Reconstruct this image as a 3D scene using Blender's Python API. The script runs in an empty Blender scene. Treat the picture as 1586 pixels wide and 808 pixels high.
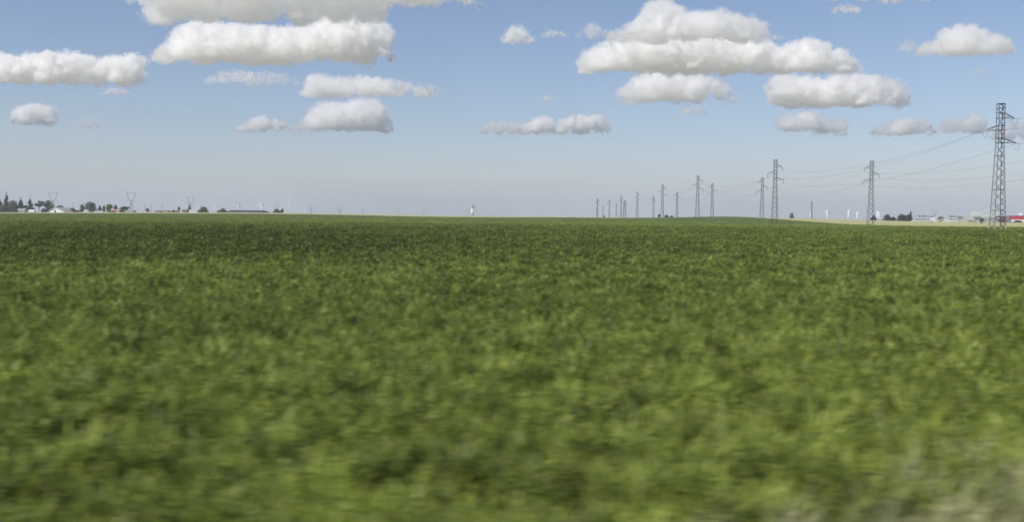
import bpy, bmesh, math, random
import numpy as np
from mathutils import Vector, Matrix, noise as mnoise

SC = bpy.context.scene
COL = SC.collection
R = math.radians
# ------------------------------------------------------------------ camera
W, H, F = 1586.0, 808.0, 1523.0          # size and focal length of the photograph in its own pixels
ZC = 3.0                                 # eye height above the field
CX, CY = W / 2, H / 2
PITCH = -math.atan(69 / F)
ROLL = R(0.45)
cam = bpy.data.cameras.new('camera')
cam.sensor_width = 36.0
cam.lens = F / W * 36.0
cam.clip_start, cam.clip_end = 0.1, 80000
cam.dof.use_dof = True
cam.dof.focus_distance = 400
cam.dof.aperture_fstop = 1.5
cam.dof.aperture_ratio = 0.14
camo = bpy.data.objects.new('camera', cam)
COL.objects.link(camo)
CROT = Matrix.Rotation(R(90) + PITCH, 3, 'X') @ Matrix.Rotation(ROLL, 3, 'Z')
camo.matrix_world = Matrix.Translation((0, 0, ZC)) @ CROT.to_4x4()
SC.camera = camo
# ------------------------------------------------------------------ world, sun, exposure
SUN_AZ, SUN_EL = R(-128), R(48)          # azimuth from the view direction, towards +x
w = bpy.data.worlds.new('World')
SC.world = w
w.use_nodes = True
nt = w.node_tree
bg = nt.nodes['Background']
sky = nt.nodes.new('ShaderNodeTexSky')
sky.sky_type = 'NISHITA'
sky.sun_disc = False
sky.sun_elevation = SUN_EL
sky.sun_rotation = SUN_AZ
sky.altitude = 100
sky.air_density = 1.0
sky.dust_density = 0.5
sky.ozone_density = 4.5
wb = nt.nodes.new('ShaderNodeMix')                # white balance of the sky
wb.data_type = 'RGBA'; wb.blend_type = 'MULTIPLY'
wb.inputs[0].default_value = 1.0
wb.inputs[7].default_value = (1.06, .968, .99, 1)
nt.links.new(sky.outputs[0], wb.inputs[6])
nt.links.new(wb.outputs[2], bg.inputs[0])
bg.inputs[1].default_value = 0.104
sl = bpy.data.lights.new('sun', 'SUN')
sl.energy = 5.0
sl.angle = R(0.5)
sl.color = (1.0, 0.95, 0.86)
so = bpy.data.objects.new('sun', sl)
COL.objects.link(so)
sdir = Vector((math.sin(SUN_AZ) * math.cos(SUN_EL), math.cos(SUN_AZ) * math.cos(SUN_EL), math.sin(SUN_EL)))
so.rotation_euler = sdir.to_track_quat('Z', 'Y').to_euler()
so.location = (0, 0, 50)
SC.view_settings.view_transform = 'Standard'
SC.view_settings.look = 'None'
SC.view_settings.exposure = 0.1
SC.view_settings.gamma = 1.0
cy = SC.cycles
cy.max_bounces = 24
cy.volume_bounces = 24
cy.diffuse_bounces = 3
cy.transparent_max_bounces = 8
cy.use_denoising = True

# ------------------------------------------------------------------ small helpers
def ray(px, py):
    return CROT @ Vector(((px - CX) / F, -(py - CY) / F, -1.0))
def P(px, py, d):
    """the point that stands d metres ahead and shows at photograph pixel px, py"""
    v = ray(px, py)
    return Vector((0, 0, ZC)) + v * (d / v.y)
def yh(px):
    return 335 + (px - CX) * math.tan(ROLL)
def tag(o, label=None, cat=None, group=None, kind=None):
    if label: o['label'] = label
    if cat: o['category'] = cat
    if group: o['group'] = group
    if kind: o['kind'] = kind
    return o
def link(name, me, mat=None, parent=None):
    o = bpy.data.objects.new(name, me)
    COL.objects.link(o)
    if mat is not None and len(me.materials) == 0:
        me.materials.append(mat)
    if parent is not None:
        o.parent = parent
    return o
def empty(name, loc, rz=0.0):
    o = bpy.data.objects.new(name, None)
    COL.objects.link(o)
    o.location = loc
    o.rotation_euler = (0, 0, rz)
    return o
class MB:
    """collects shapes, then links them as one mesh object"""
    def __init__(s):
        s.v, s.f = [], []
    def add(s, vs, fs):
        b = len(s.v)
        s.v += [tuple(v) for v in vs]
        s.f += [tuple(i + b for i in f) for f in fs]
        return s
    def box(s, c, d, rz=0.0):
        x, y, z = d[0] / 2, d[1] / 2, d[2] / 2
        m = Matrix.Rotation(rz, 3, 'Z')
        vs = [m @ Vector(q) + Vector(c) for q in
              [(-x, -y, -z), (x, -y, -z), (x, y, -z), (-x, y, -z), (-x, -y, z), (x, -y, z), (x, y, z), (-x, y, z)]]
        return s.add(vs, [(0, 3, 2, 1), (4, 5, 6, 7), (0, 1, 5, 4), (1, 2, 6, 5), (2, 3, 7, 6), (3, 0, 4, 7)])
    def bar(s, a, b, t, t2=None, n=4):
        a, b = Vector(a), Vector(b)
        t2 = t if t2 is None else t2
        q = (b - a).to_track_quat('Z', 'Y')
        vs = []
        for p, r in ((a, t / 2), (b, t2 / 2)):
            for k in range(n):
                an = 2 * math.pi * (k + .5) / n
                vs.append(p + q @ Vector((math.cos(an) * r * 1.2, math.sin(an) * r * 1.2, 0)))
        fs = [(k, (k + 1) % n, n + (k + 1) % n, n + k) for k in range(n)]
        return s.add(vs, fs + [tuple(range(n - 1, -1, -1)), tuple(range(n, 2 * n))])
    def tube(s, pts, r, n=5):
        vs, fs = [], []
        for i, p in enumerate(pts):
            a = Vector(pts[max(i - 1, 0)]); b = Vector(pts[min(i + 1, len(pts) - 1)])
            q = (b - a).to_track_quat('Z', 'Y')
            for k in range(n):
                an = 2 * math.pi * k / n
                vs.append(Vector(p) + q @ Vector((math.cos(an) * r, math.sin(an) * r, 0)))
        for i in range(len(pts) - 1):
            for k in range(n):
                fs.append((i * n + k, i * n + (k + 1) % n, (i + 1) * n + (k + 1) % n, (i + 1) * n + k))
        return s.add(vs, fs)
    def lathe(s, prof, n=20, c=(0, 0, 0)):
        vs, fs = [], []
        for r, z in prof:
            for k in range(n):
                an = 2 * math.pi * k / n
                vs.append((c[0] + r * math.cos(an), c[1] + r * math.sin(an), c[2] + z))
        for i in range(len(prof) - 1):
            for k in range(n):
                fs.append((i * n + k, i * n + (k + 1) % n, (i + 1) * n + (k + 1) % n, (i + 1) * n + k))
        fs.append(tuple(range(n - 1, -1, -1)))
        fs.append(tuple((len(prof) - 1) * n + k for k in range(n)))
        return s.add(vs, fs)
    def mesh(s, name):
        me = bpy.data.meshes.new(name)
        me.from_pydata(s.v, [], s.f)
        me.update()
        return me
    def build(s, name, mat, parent=None, smooth=False):
        me = s.mesh(name)
        if smooth:
            me.polygons.foreach_set('use_smooth', [True] * len(me.polygons))
        return link(name, me, mat, parent)

# ------------------------------------------------------------------ materials
def mat(name, col, rough=0.7, metal=0.0, var=0.25, scale=1.5, bump=0.0, spec=0.3):
    m = bpy.data.materials.new(name)
    m.use_nodes = True
    t = m.node_tree
    b = t.nodes['Principled BSDF']
    b.inputs['Roughness'].default_value = rough
    b.inputs['Metallic'].default_value = metal
    b.inputs['Specular IOR Level'].default_value = spec
    tc = t.nodes.new('ShaderNodeTexCoord')
    n = t.nodes.new('ShaderNodeTexNoise')
    n.inputs['Scale'].default_value = scale
    n.inputs['Detail'].default_value = 6
    t.links.new(tc.outputs['Object'], n.inputs['Vector'])
    rp = t.nodes.new('ShaderNodeValToRGB')
    rp.color_ramp.elements[0].position, rp.color_ramp.elements[1].position = .3, .7
    rp.color_ramp.elements[0].color = (*[c * (1 - var) for c in col], 1)
    rp.color_ramp.elements[1].color = (*[min(1, c * (1 + var)) for c in col], 1)
    t.links.new(n.outputs['Fac'], rp.inputs[0])
    t.links.new(rp.outputs[0], b.inputs['Base Color'])
    if bump:
        bp = t.nodes.new('ShaderNodeBump')
        bp.inputs['Strength'].default_value = bump
        t.links.new(n.outputs['Fac'], bp.inputs['Height'])
        t.links.new(bp.outputs[0], b.inputs['Normal'])
    return m
def volmat(name, col, dens, g=0.0):
    m = bpy.data.materials.new(name)
    m.use_nodes = True
    t = m.node_tree
    t.nodes.remove(t.nodes['Principled BSDF'])
    v = t.nodes.new('ShaderNodeVolumePrincipled')
    v.inputs['Color'].default_value = (*col, 1)
    v.inputs['Density'].default_value = dens
    v.inputs['Anisotropy'].default_value = g
    t.links.new(v.outputs[0], t.nodes['Material Output'].inputs['Volume'])
    return m
def leafmat(name, c0, c1, attr=None, trans=0.35, scale=0.9):
    """foliage: diffuse leaf with light passing through it, colour between c0 and c1"""
    m = bpy.data.materials.new(name)
    m.use_nodes = True
    t = m.node_tree
    b = t.nodes['Principled BSDF']
    b.inputs['Roughness'].default_value = 0.42
    b.inputs['Specular IOR Level'].default_value = 0.2
    rp = t.nodes.new('ShaderNodeValToRGB')
    rp.color_ramp.elements[0].color = (*c0, 1)
    rp.color_ramp.elements[1].color = (*c1, 1)
    if attr:
        a = t.nodes.new('ShaderNodeAttribute')
        a.attribute_type = 'INSTANCER'
        a.attribute_name = attr
        t.links.new(a.outputs['Fac'], rp.inputs[0])
    else:
        tc = t.nodes.new('ShaderNodeTexCoord')
        n = t.nodes.new('ShaderNodeTexNoise')
        n.inputs['Scale'].default_value = scale
        t.links.new(tc.outputs['Object'], n.inputs['Vector'])
        rp.color_ramp.elements[0].position, rp.color_ramp.elements[1].position = .3, .7
        t.links.new(n.outputs['Fac'], rp.inputs[0])
    tr = t.nodes.new('ShaderNodeBsdfTranslucent')
    mx = t.nodes.new('ShaderNodeMixShader')
    mx.inputs[0].default_value = trans
    t.links.new(rp.outputs[0], b.inputs['Base Color'])
    t.links.new(rp.outputs[0], tr.inputs['Color'])
    t.links.new(b.outputs[0], mx.inputs[1])
    t.links.new(tr.outputs[0], mx.inputs[2])
    t.links.new(mx.outputs[0], t.nodes['Material Output'].inputs['Surface'])
    return m

M = dict(
    steel=mat('galvanised_steel', (.14, .15, .17), .55, .3, .2, .8),
    steel_dark=mat('dark_shade_steel', (.06, .065, .078), .6, .3, .2, .8),  # dark steel; doubles as the pylons' shaded steel, shade put into the colour
    concrete=mat('concrete', (.42, .41, .38), .9, 0, .15, .5),
    glass=mat('insulator_glass', (.55, .6, .6), .15, 0, .1, 2, spec=.6),
    wire=mat('conductor', (.07, .075, .085), .6, .3, .1, 1),
    white=mat('white_paint', (.74, .74, .72), .6, 0, .06, .3),
    turbine=mat('turbine_white', (.8, .8, .8), .4, 0, .03, .05),
    tower=mat('tower_render', (.66, .64, .6), .85, 0, .08, .12),
    towerdark=mat('tower_band', (.2, .2, .19), .85, 0, .15, .3),
    slate=mat('dark_slate_roof', (.045, .05, .06), .6, 0, .25, .3),
    roofgrey=mat('grey_fibre_roof', (.30, .28, .25), .85, 0, .2, .3),
    roofbrown=mat('brown_tile_roof', (.20, .15, .11), .85, 0, .25, .4),
    roofpink=mat('faded_red_tile', (.36, .2, .15), .85, 0, .2, .4),
    render=mat('pale_render', (.55, .52, .46), .9, 0, .1, .3),
    hole=mat('dark_opening', (.02, .02, .022), .8, 0, .2, 1),
    red=mat('red_cladding', (.5, .03, .065), .5, 0, .08, .2),
    maroon=mat('maroon_cladding', (.16, .035, .06), .55, 0, .12, .2),
    palecl=mat('pale_grey_cladding', (.46, .48, .5), .5, 0, .07, .2),
    greycl=mat('grey_cladding', (.2, .22, .23), .6, 0, .1, .2),
    bark=mat('bark', (.09, .07, .05), .9, 0, .3, 2, .3),
    vehred=mat('red_vehicle_paint', (.32, .07, .05), .4, 0, .1, 1),
    vehdark=mat('dark_machine', (.05, .045, .045), .6, 0, .2, 2),
    rubber=mat('rubber', (.025, .025, .025), .8, 0, .2, 3),
    window=mat('window_glass', (.05, .06, .07), .1, 0, .1, 2, spec=.6),
    bird=mat('dark_feathers', (.05, .045, .04), .8, 0, .2, 6),
    leaf_mid=leafmat('leaf_mid', (.055, .08, .025), (.13, .16, .055)),
    leaf_dark=leafmat('leaf_dark', (.03, .05, .028), (.07, .095, .045)),
    leaf_olive=leafmat('leaf_olive', (.08, .085, .035), (.16, .155, .07)),
    leaf_copper=leafmat('leaf_copper', (.1, .08, .055), (.2, .165, .12)),
    leaf_bright=leafmat('leaf_bright', (.07, .11, .03), (.15, .2, .06)),
)
# ------------------------------------------------------------------ terrain
CTRL = []
def ctrl(d, *pz):
    for px, z in pz: CTRL.append((px, d, z))
ctrl(4, (-400, 0), (800, 0), (2000, 0))
ctrl(20, (-400, 0), (800, 0), (2000, 0))
ctrl(60, (-400, .3), (0, .3), (500, .3), (1000, .3), (1586, .35), (2000, .4))
ctrl(110, (-400, .6), (0, .6), (800, .6), (1586, .7), (2000, .7))
ctrl(171, (-400, .95), (0, .95), (500, .95), (1000, .95), (1300, 1.0), (1545, 1.1), (2000, 1.2))
ctrl(250, (1500, 1.0), (1586, 1.1), (2000, 1.1), (1000, .95), (400, 1.1), (0, 1.2))
ctrl(335, (-400, 1.5), (0, 1.5), (400, 1.5), (700, 1.25), (1000, 1.1), (1200, .85), (1348, .65), (1586, 1.0), (2000, 1.0))
ctrl(420, (1300, .75), (1400, .8), (1250, 1.2))
ctrl(500, (-400, 1.9), (0, 1.9), (400, 2.3), (750, 1.6), (1000, 2.0), (1080, 2.3), (1200, 2.0), (1300, 1.0), (1500, 1.1), (2000, 1.1))
ctrl(620, (-400, 2.2), (0, 2.2), (300, 3.0), (440, 3.1), (700, 1.9), (900, 2.1), (1050, 2.8), (1130, 3.5), (1200, 2.7), (1260, 2.1), (1400, 1.3), (1586, 1.2), (2000, 1.2))
ctrl(900, (-400, 2.7), (0, 2.75), (150, 3.4), (300, 3.9), (440, 4.2), (700, 2.9), (900, 2.8), (1130, 2.2), (1250, 2.6), (1400, 1.4), (1586, 1.4), (2000, 1.4))
ctrl(1200, (-400, 2.6), (0, 2.6), (300, 3.7), (440, 4.0), (700, 2.9), (900, 2.8), (1130, 2.4), (1400, 1.3), (1586, 1.2), (2000, 1.2))
ctrl(2500, (-400, 2.6), (0, 2.6), (440, 2.8), (732, 3.4), (1130, 2.4), (1586, 1.0), (2000, 1.0))
ctrl(6000, (-400, 1.5), (440, 1.5), (1130, 1.0), (2000, -1.0))
ctrl(14000, (-400, -3), (800, -3), (2000, -5))
CTRL = np.array(CTRL)
def _uv(px, d):
    return np.stack([np.asarray(px, float) / 260.0, np.log2(np.maximum(d, 4.0)) * 1.6], -1)
_c = _uv(CTRL[:, 0], CTRL[:, 1])
_k = lambda a, b: np.sqrt(((a[:, None, :] - b[None, :, :]) ** 2).sum(-1) + 0.15)
_wt = np.linalg.solve(_k(_c, _c) + 1e-3 * np.eye(len(_c)), CTRL[:, 2] - CTRL[:, 2].mean())
def terrain(x, y):
    x = np.atleast_1d(np.asarray(x, float)); y = np.atleast_1d(np.asarray(y, float))
    th = np.clip(np.arctan2(x, y), -0.62, 0.62)
    r = np.hypot(x, y)
    out = np.empty(len(x))
    px = np.clip(CX + F * np.tan(th), -400, 2000)
    d = r * np.cos(th)
    for i in range(0, len(x), 20000):
        out[i:i + 20000] = _k(_uv(px[i:i + 20000], d[i:i + 20000]), _c) @ _wt
    return out + CTRL[:, 2].mean()
def G(px, d):
    """ground point in photograph column px, d metres ahead"""
    q = P(px, yh(px) + 2, d)
    return Vector((q.x, d, float(terrain(q.x, d)[0])))
EDGE = np.array([(-500, 610), (0, 610), (300, 610), (440, 610), (700, 640), (900, 660), (1050, 660), (1140, 640), (1200, 560),
                 (1250, 480), (1300, 405), (1348, 352), (1420, 295), (1500, 252), (1586, 240), (2100, 225)], float)
def edge_d(px):
    return np.interp(px, EDGE[:, 0], EDGE[:, 1])
# verge line: crop grows beyond it
VA, VD = np.array((2.1, 7.7)), np.array((5.5, 3.1)) / math.hypot(5.5, 3.1)
def verge_side(x, y):
    """metres beyond the verge line (positive: crop)"""
    return -(x - VA[0]) * VD[1] + (y - VA[1]) * VD[0]

def fieldmat(name, cols, scale, bump, soilmix=None, far=True):
    m = bpy.data.materials.new(name)
    m.use_nodes = True
    t = m.node_tree
    b = t.nodes['Principled BSDF']
    b.inputs['Roughness'].default_value = .9
    b.inputs['Specular IOR Level'].default_value = .1
    ge = t.nodes.new('ShaderNodeNewGeometry')
    mp = t.nodes.new('ShaderNodeMapping')
    mp.inputs['Scale'].default_value = (1, .25, 1)
    t.links.new(ge.outputs['Position'], mp.inputs[0])
    n1 = t.nodes.new('ShaderNodeTexNoise'); n1.inputs['Scale'].default_value = scale; n1.inputs['Detail'].default_value = 8
    t.links.new(mp.outputs[0], n1.inputs['Vector'])
    rp = t.nodes.new('ShaderNodeValToRGB')
    while len(rp.color_ramp.elements) < len(cols): rp.color_ramp.elements.new(.5)
    for i, (p, c) in enumerate(cols):
        rp.color_ramp.elements[i].position = p
        rp.color_ramp.elements[i].color = (*c, 1)
    t.links.new(n1.outputs['Fac'], rp.inputs[0])
    n2 = t.nodes.new('ShaderNodeTexNoise'); n2.inputs['Scale'].default_value = 2.5; n2.inputs['Detail'].default_value = 5
    t.links.new(ge.outputs['Position'], n2.inputs['Vector'])
    hv = t.nodes.new('ShaderNodeHueSaturation')
    mr = t.nodes.new('ShaderNodeMapRange')
    mr.inputs[1].default_value, mr.inputs[2].default_value = .3, .7
    mr.inputs[3].default_value, mr.inputs[4].default_value = .6, 1.4
    t.links.new(n2.outputs['Fac'], mr.inputs[0])
    t.links.new(mr.outputs[0], hv.inputs['Value'])
    t.links.new(rp.outputs[0], hv.inputs['Color'])
    t.links.new(hv.outputs[0], b.inputs['Base Color'])
    bp = t.nodes.new('ShaderNodeBump')
    bp.inputs['Strength'].default_value = bump
    bp.inputs['Distance'].default_value = .3
    t.links.new(n2.outputs['Fac'], bp.inputs['Height'])
    t.links.new(bp.outputs[0], b.inputs['Normal'])
    return m
def sheet(name, m, radii, angles, zoff, keep=None):
    rr, aa = np.meshgrid(radii, angles, indexing='ij')
    x = (rr * np.sin(aa)).ravel(); y = (rr * np.cos(aa)).ravel()
    z = terrain(x, y) + zoff(x, y)
    na = len(angles)
    fs = []
    for i in range(len(radii) - 1):
        for j in range(na - 1):
            fs.append((i * na + j, i * na + j + 1, (i + 1) * na + j + 1, (i + 1) * na + j))
    me = bpy.data.meshes.new(name)
    me.from_pydata(np.stack([x, y, z], 1).tolist(), [], [f[::-1] for f in fs])
    me.polygons.foreach_set('use_smooth', [True] * len(fs))
    me.update()
    o = link(name, me, m)
    o['kind'] = 'structure'
    return o
m_far = fieldmat('far_farmland', [(.35, (.24, .235, .17)), (.5, (.29, .28, .21)), (.65, (.20, .21, .14))], .004, .3)
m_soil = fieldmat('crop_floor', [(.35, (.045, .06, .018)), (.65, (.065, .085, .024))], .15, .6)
m_barley = fieldmat('ripening_barley', [(.35, (.32, .31, .15)), (.65, (.38, .365, .18))], .02, .4)
m_canopy = fieldmat('wheat_canopy', [(.3, (.07, .094, .026)), (.7, (.092, .12, .033))], .03, 1.0)
ground = sheet('ground', m_far, np.geomspace(1.0, 13000, 110), np.linspace(-math.pi, math.pi, 161), lambda x, y: -.02 - .3 * np.clip((600 - np.hypot(x, y)) / 100, 0, 1))
# the wheat field: an earth and lower-leaf floor close by, the closed crop canopy farther out
def polar_field(name, m, px_list, d0, d1, n, zoff, wall=True):
    rows = []
    s = np.linspace(0, 1, n)
    for px in px_list:
        a0, a1 = d0(px), d1(px)
        dd = a0 * (a1 / a0) ** s
        rows.append(np.stack([(px - CX) / F * dd, dd], 1))
    A = np.array(rows)
    x, y = A[..., 0].ravel(), A[..., 1].ravel()
    z = terrain(x, y) + zoff(x, y)
    z = z.reshape(A.shape[:2])
    if wall:                                  # the crop's cut edge comes down to the ground all round
        for sl_ in (np.s_[0, :], np.s_[-1, :], np.s_[:, 0], np.s_[:, -1]):
            z[sl_] -= .6
    V = np.concatenate([A, z[..., None]], -1).reshape(-1, 3)
    npx = len(px_list)
    fs = [(i * n + j, i * n + j + 1, (i + 1) * n + j + 1, (i + 1) * n + j) for i in range(npx - 1) for j in range(n - 1)]
    me = bpy.data.meshes.new(name)
    me.from_pydata(V.tolist(), [], [f[::-1] for f in fs])
    me.polygons.foreach_set('use_smooth', [True] * len(fs))
    me.update()
    o = link(name, me, m)
    o['kind'] = 'structure'
    return o
PXS = np.linspace(-1500, 3100, 300)
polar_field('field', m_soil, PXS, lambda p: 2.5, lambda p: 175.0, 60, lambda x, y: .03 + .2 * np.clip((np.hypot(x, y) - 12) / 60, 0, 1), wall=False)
canopy_off = lambda x, y: .16 + .2 * np.clip((np.hypot(x, y) - 190) / 250, 0, 1) + .05 * np.sin(x * .37 + y * .11) * np.sin(y * .23)
polar_field('field', m_canopy, PXS, lambda p: 165.0, edge_d, 120, canopy_off)
polar_field('barley_field', m_barley, np.linspace(1010, 3100, 160), lambda p: edge_d(p) + 2, lambda p: np.interp(p, [1010, 1130, 1250, 1400, 1586, 2000], [830, 830, 820, 680, 640, 620]), 50, lambda x, y: .45 + 0 * x)
polar_field('barley_field', m_barley, np.linspace(-1500, 1000, 110), lambda p: edge_d(p) + 8, lambda p: 860, 12, lambda x, y: .35 + 0 * x)

# ------------------------------------------------------------------ the wheat crop (stuff): tufts of leaves on scattered points
rng = np.random.default_rng(11)
def tuft_mesh(name, seed, n, h, spread, wid, seg=3, heads=0.0, droop=1.0):
    r = random.Random(seed)
    vs, fs = [], []
    for _ in range(n):
        a = r.uniform(0, 2 * math.pi); q = spread * math.sqrt(r.random())
        bx, by = q * math.cos(a), q * math.sin(a)
        la = r.uniform(0, 2 * math.pi)
        hh = h * r.uniform(.65, 1.1)
        lean = r.uniform(.12, .5) * hh
        bend = r.uniform(.0, .35) * hh * droop
        w_ = wid * r.uniform(.7, 1.3)
        ta = la + r.uniform(-.9, .9) + math.pi / 2
        tx, ty = math.cos(ta) * w_ / 2, math.sin(ta) * w_ / 2
        b = len(vs)
        for k in range(seg + 1):
            s = k / seg
            z = hh * (s - .0 * s) - bend * s ** 3
            o = lean * s ** 1.8
            ww = 1 - .85 * s ** 3
            cx_, cy_ = bx + math.cos(la) * o, by + math.sin(la) * o
            vs += [(cx_ - tx * ww, cy_ - ty * ww, z), (cx_ + tx * ww, cy_ + ty * ww, z)]
        for k in range(seg):
            fs.append((b + 2 * k, b + 2 * k + 1, b + 2 * k + 3, b + 2 * k + 2))
    me = bpy.data.meshes.new(name)
    me.from_pydata(vs, [], fs)
    me.polygons.foreach_set('use_smooth', [True] * len(fs))
    me.update()
    return me
def scatter(name, label, cat, pts, scale, tint, protos, material):
    me = bpy.data.meshes.new(name)
    me.from_pydata(pts.tolist(), [], [])
    for an, data in (('tint', tint), ('size', scale), ('turn', rng.uniform(0, 6.283, len(pts)))):
        at = me.attributes.new(an, 'FLOAT', 'POINT')
        at.data.foreach_set('value', np.asarray(data, np.float32))
    o = link(name, me)
    c = bpy.data.collections.new(name + '_kinds')
    for i, pm in enumerate(protos):
        pm.materials.append(material)
        c.objects.link(bpy.data.objects.new('tuft_%d' % i, pm))
    g = bpy.data.node_groups.new(name, 'GeometryNodeTree')
    g.interface.new_socket('Geometry', in_out='INPUT', socket_type='NodeSocketGeometry')
    g.interface.new_socket('Geometry', in_out='OUTPUT', socket_type='NodeSocketGeometry')
    N = g.nodes.new
    gi, go = N('NodeGroupInput'), N('NodeGroupOutput')
    ci = N('GeometryNodeCollectionInfo')
    ci.inputs['Collection'].default_value = c
    ci.inputs['Separate Children'].default_value = True
    ci.inputs['Reset Children'].default_value = True
    ip = N('GeometryNodeInstanceOnPoints')
    ip.inputs['Pick Instance'].default_value = True
    def named(n_):
        a = N('GeometryNodeInputNamedAttribute'); a.data_type = 'FLOAT'; a.inputs['Name'].default_value = n_
        return a.outputs[0]
    cx_ = N('ShaderNodeCombineXYZ')
    g.links.new(named('turn'), cx_.inputs[2])
    e2r = N('FunctionNodeEulerToRotation')
    g.links.new(cx_.outputs[0], e2r.inputs[0])
    g.links.new(gi.outputs[0], ip.inputs['Points'])
    g.links.new(ci.outputs[0], ip.inputs['Instance'])
    g.links.new(e2r.outputs[0], ip.inputs['Rotation'])
    g.links.new(named('size'), ip.inputs['Scale'])
    g.links.new(ip.outputs[0], go.inputs[0])
    md = o.modifiers.new('scatter', 'NODES')
    md.node_group = g
    tag(o, label, cat, kind='stuff')
    return o
def noise2(x, y, s, seed):
    """smooth value noise in 0..1 for arrays"""
    g_ = np.random.default_rng(seed).random((256, 256))
    u, v = x / s + 1000.0, y / s + 1000.0
    i, j = np.floor(u).astype(int), np.floor(v).astype(int)
    fu, fv = u - i, v - j
    fu, fv = fu * fu * (3 - 2 * fu), fv * fv * (3 - 2 * fv)
    q = lambda a, b: g_[a % 256, b % 256]
    return (q(i, j) * (1 - fu) + q(i + 1, j) * fu) * (1 - fv) + (q(i, j + 1) * (1 - fu) + q(i + 1, j + 1) * fu) * fv
def wedge(d0, d1, dens, amin=-.62, amax=.62):
    n = int(dens * (amax - amin) / 2 * (d1 ** 2 - d0 ** 2))
    r = np.sqrt(rng.uniform(d0 ** 2, d1 ** 2, n)); a = rng.uniform(amin, amax, n)
    return r * np.sin(a), r * np.cos(a)
def crop_tint(x, y):
    d = np.hypot(x, y); pxs = CX + F * x / np.maximum(y, .1)
    t = .44 + .75 * (rng.random(len(x)) ** 1.3 - .45) * .8
    t += .75 * (noise2(x, y, .34, 5) - .5) + .35 * (noise2(x, y, .2, 1) - .5) + .16 * (noise2(x, y, 2.2, 2) - .5) + .16 * (noise2(x, y, 14, 3) - .5)
    band = np.clip((d - 48) / 22, 0, 1) * np.clip((220 - d) / 120, 0, 1)      # a darker tinted belt of the crop
    band *= np.clip((1350 - pxs) / 900, .25, 1)
    t -= .30 * band
    t += .14 * np.clip((d - 150) / 100, 0, 1)
    return np.clip(t, 0, 1)
m_wheat = leafmat('wheat_leaf', (.042, .059, .007), (.345, .42, .086), attr='tint', trans=.3)
near = [tuft_mesh('near_tuft', i, 26, .52, .13, .027, 4, droop=2.0) for i in range(8)]
mid = [tuft_mesh('mid_tuft', 50 + i, 18, .52, .17, .034, 3, droop=1.6) for i in range(6)]
farr = [tuft_mesh('far_tuft', 90 + i, 18, .48, .3, .05, 2) for i in range(5)]
vfar = [tuft_mesh('row_tuft', 130 + i, 36, .42, .9, .06, 2) for i in range(4)]
def crop(name, label, d0, d1, dens, protos, smin, smax):
    x, y = wedge(d0, d1, dens, -.72, .80)
    pxs = CX + F * x / y
    k = (verge_side(x, y) + 1.4 * (noise2(x, y, .6, 9) - .5) + 1.8 * (rng.random(len(x)) - .5) > 0) & (y < edge_d(np.clip(pxs, -500, 2100)) - 1)
    r = np.hypot(x, y)                                # neighbouring sizes of tuft fade into one another
    f0 = np.clip((r - d0) / (.3 * d0), 0, 1) if d0 > 10 else 1.0
    f1 = np.clip((d1 - r) / (.23 * d1), 0, 1) if d1 < 500 else 1.0
    k &= rng.random(len(x)) < np.minimum(f0, f1)
    x, y = x[k], y[k]
    z = terrain(x, y)
    hs = .60 + .64 * noise2(x, y, .38, 5)
    s = rng.uniform(smin, smax, len(x)) * hs
    scatter(name, label, 'crop', np.stack([x, y, z], 1), s, crop_tint(x, y), protos, m_wheat)
crop('wheat_crop', 'green young wheat leaves covering the front of the field', 6, 40, 30, near, .9, 1.2)
crop('wheat_crop', 'green wheat plants farther into the field', 30, 105, 19, mid, .9, 1.2)
crop('wheat_crop', 'darker belt of green wheat across the field', 80, 240, 6, farr, .9, 1.2)
crop('wheat_crop', 'fine green wheat tops towards the far end of the field', 185, 560, .8, vfar, .9, 1.15)

# dry grass and weeds on the verge in front of the crop
m_dry = leafmat('dry_grass', (.06, .095, .03), (.56, .53, .30), attr='tint', trans=.3)
dry = [tuft_mesh('dry_tuft', 200 + i, 30, .55, .12, .013, 4, droop=1.4) for i in range(6)]
x, y = wedge(4.5, 16, 60, -.72, .85)
v_ = verge_side(x, y) + .8 * (noise2(x, y, .8, 21) - .5)
k = (v_ < 1.6) & (rng.random(len(x)) < np.clip(.18 - v_ * .16, .02, .5))
x, y, v_ = x[k], y[k], v_[k]
scatter('verge_grass', 'pale dry grass and grey weeds along the near edge of the field', 'grass', np.stack([x, y, terrain(x, y)], 1),
        rng.uniform(.6, 1.5, len(x)), np.clip(.2 + .8 * rng.random(len(x)) ** 1.6 - .15 * v_, 0, 1), dry, m_dry)
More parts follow.
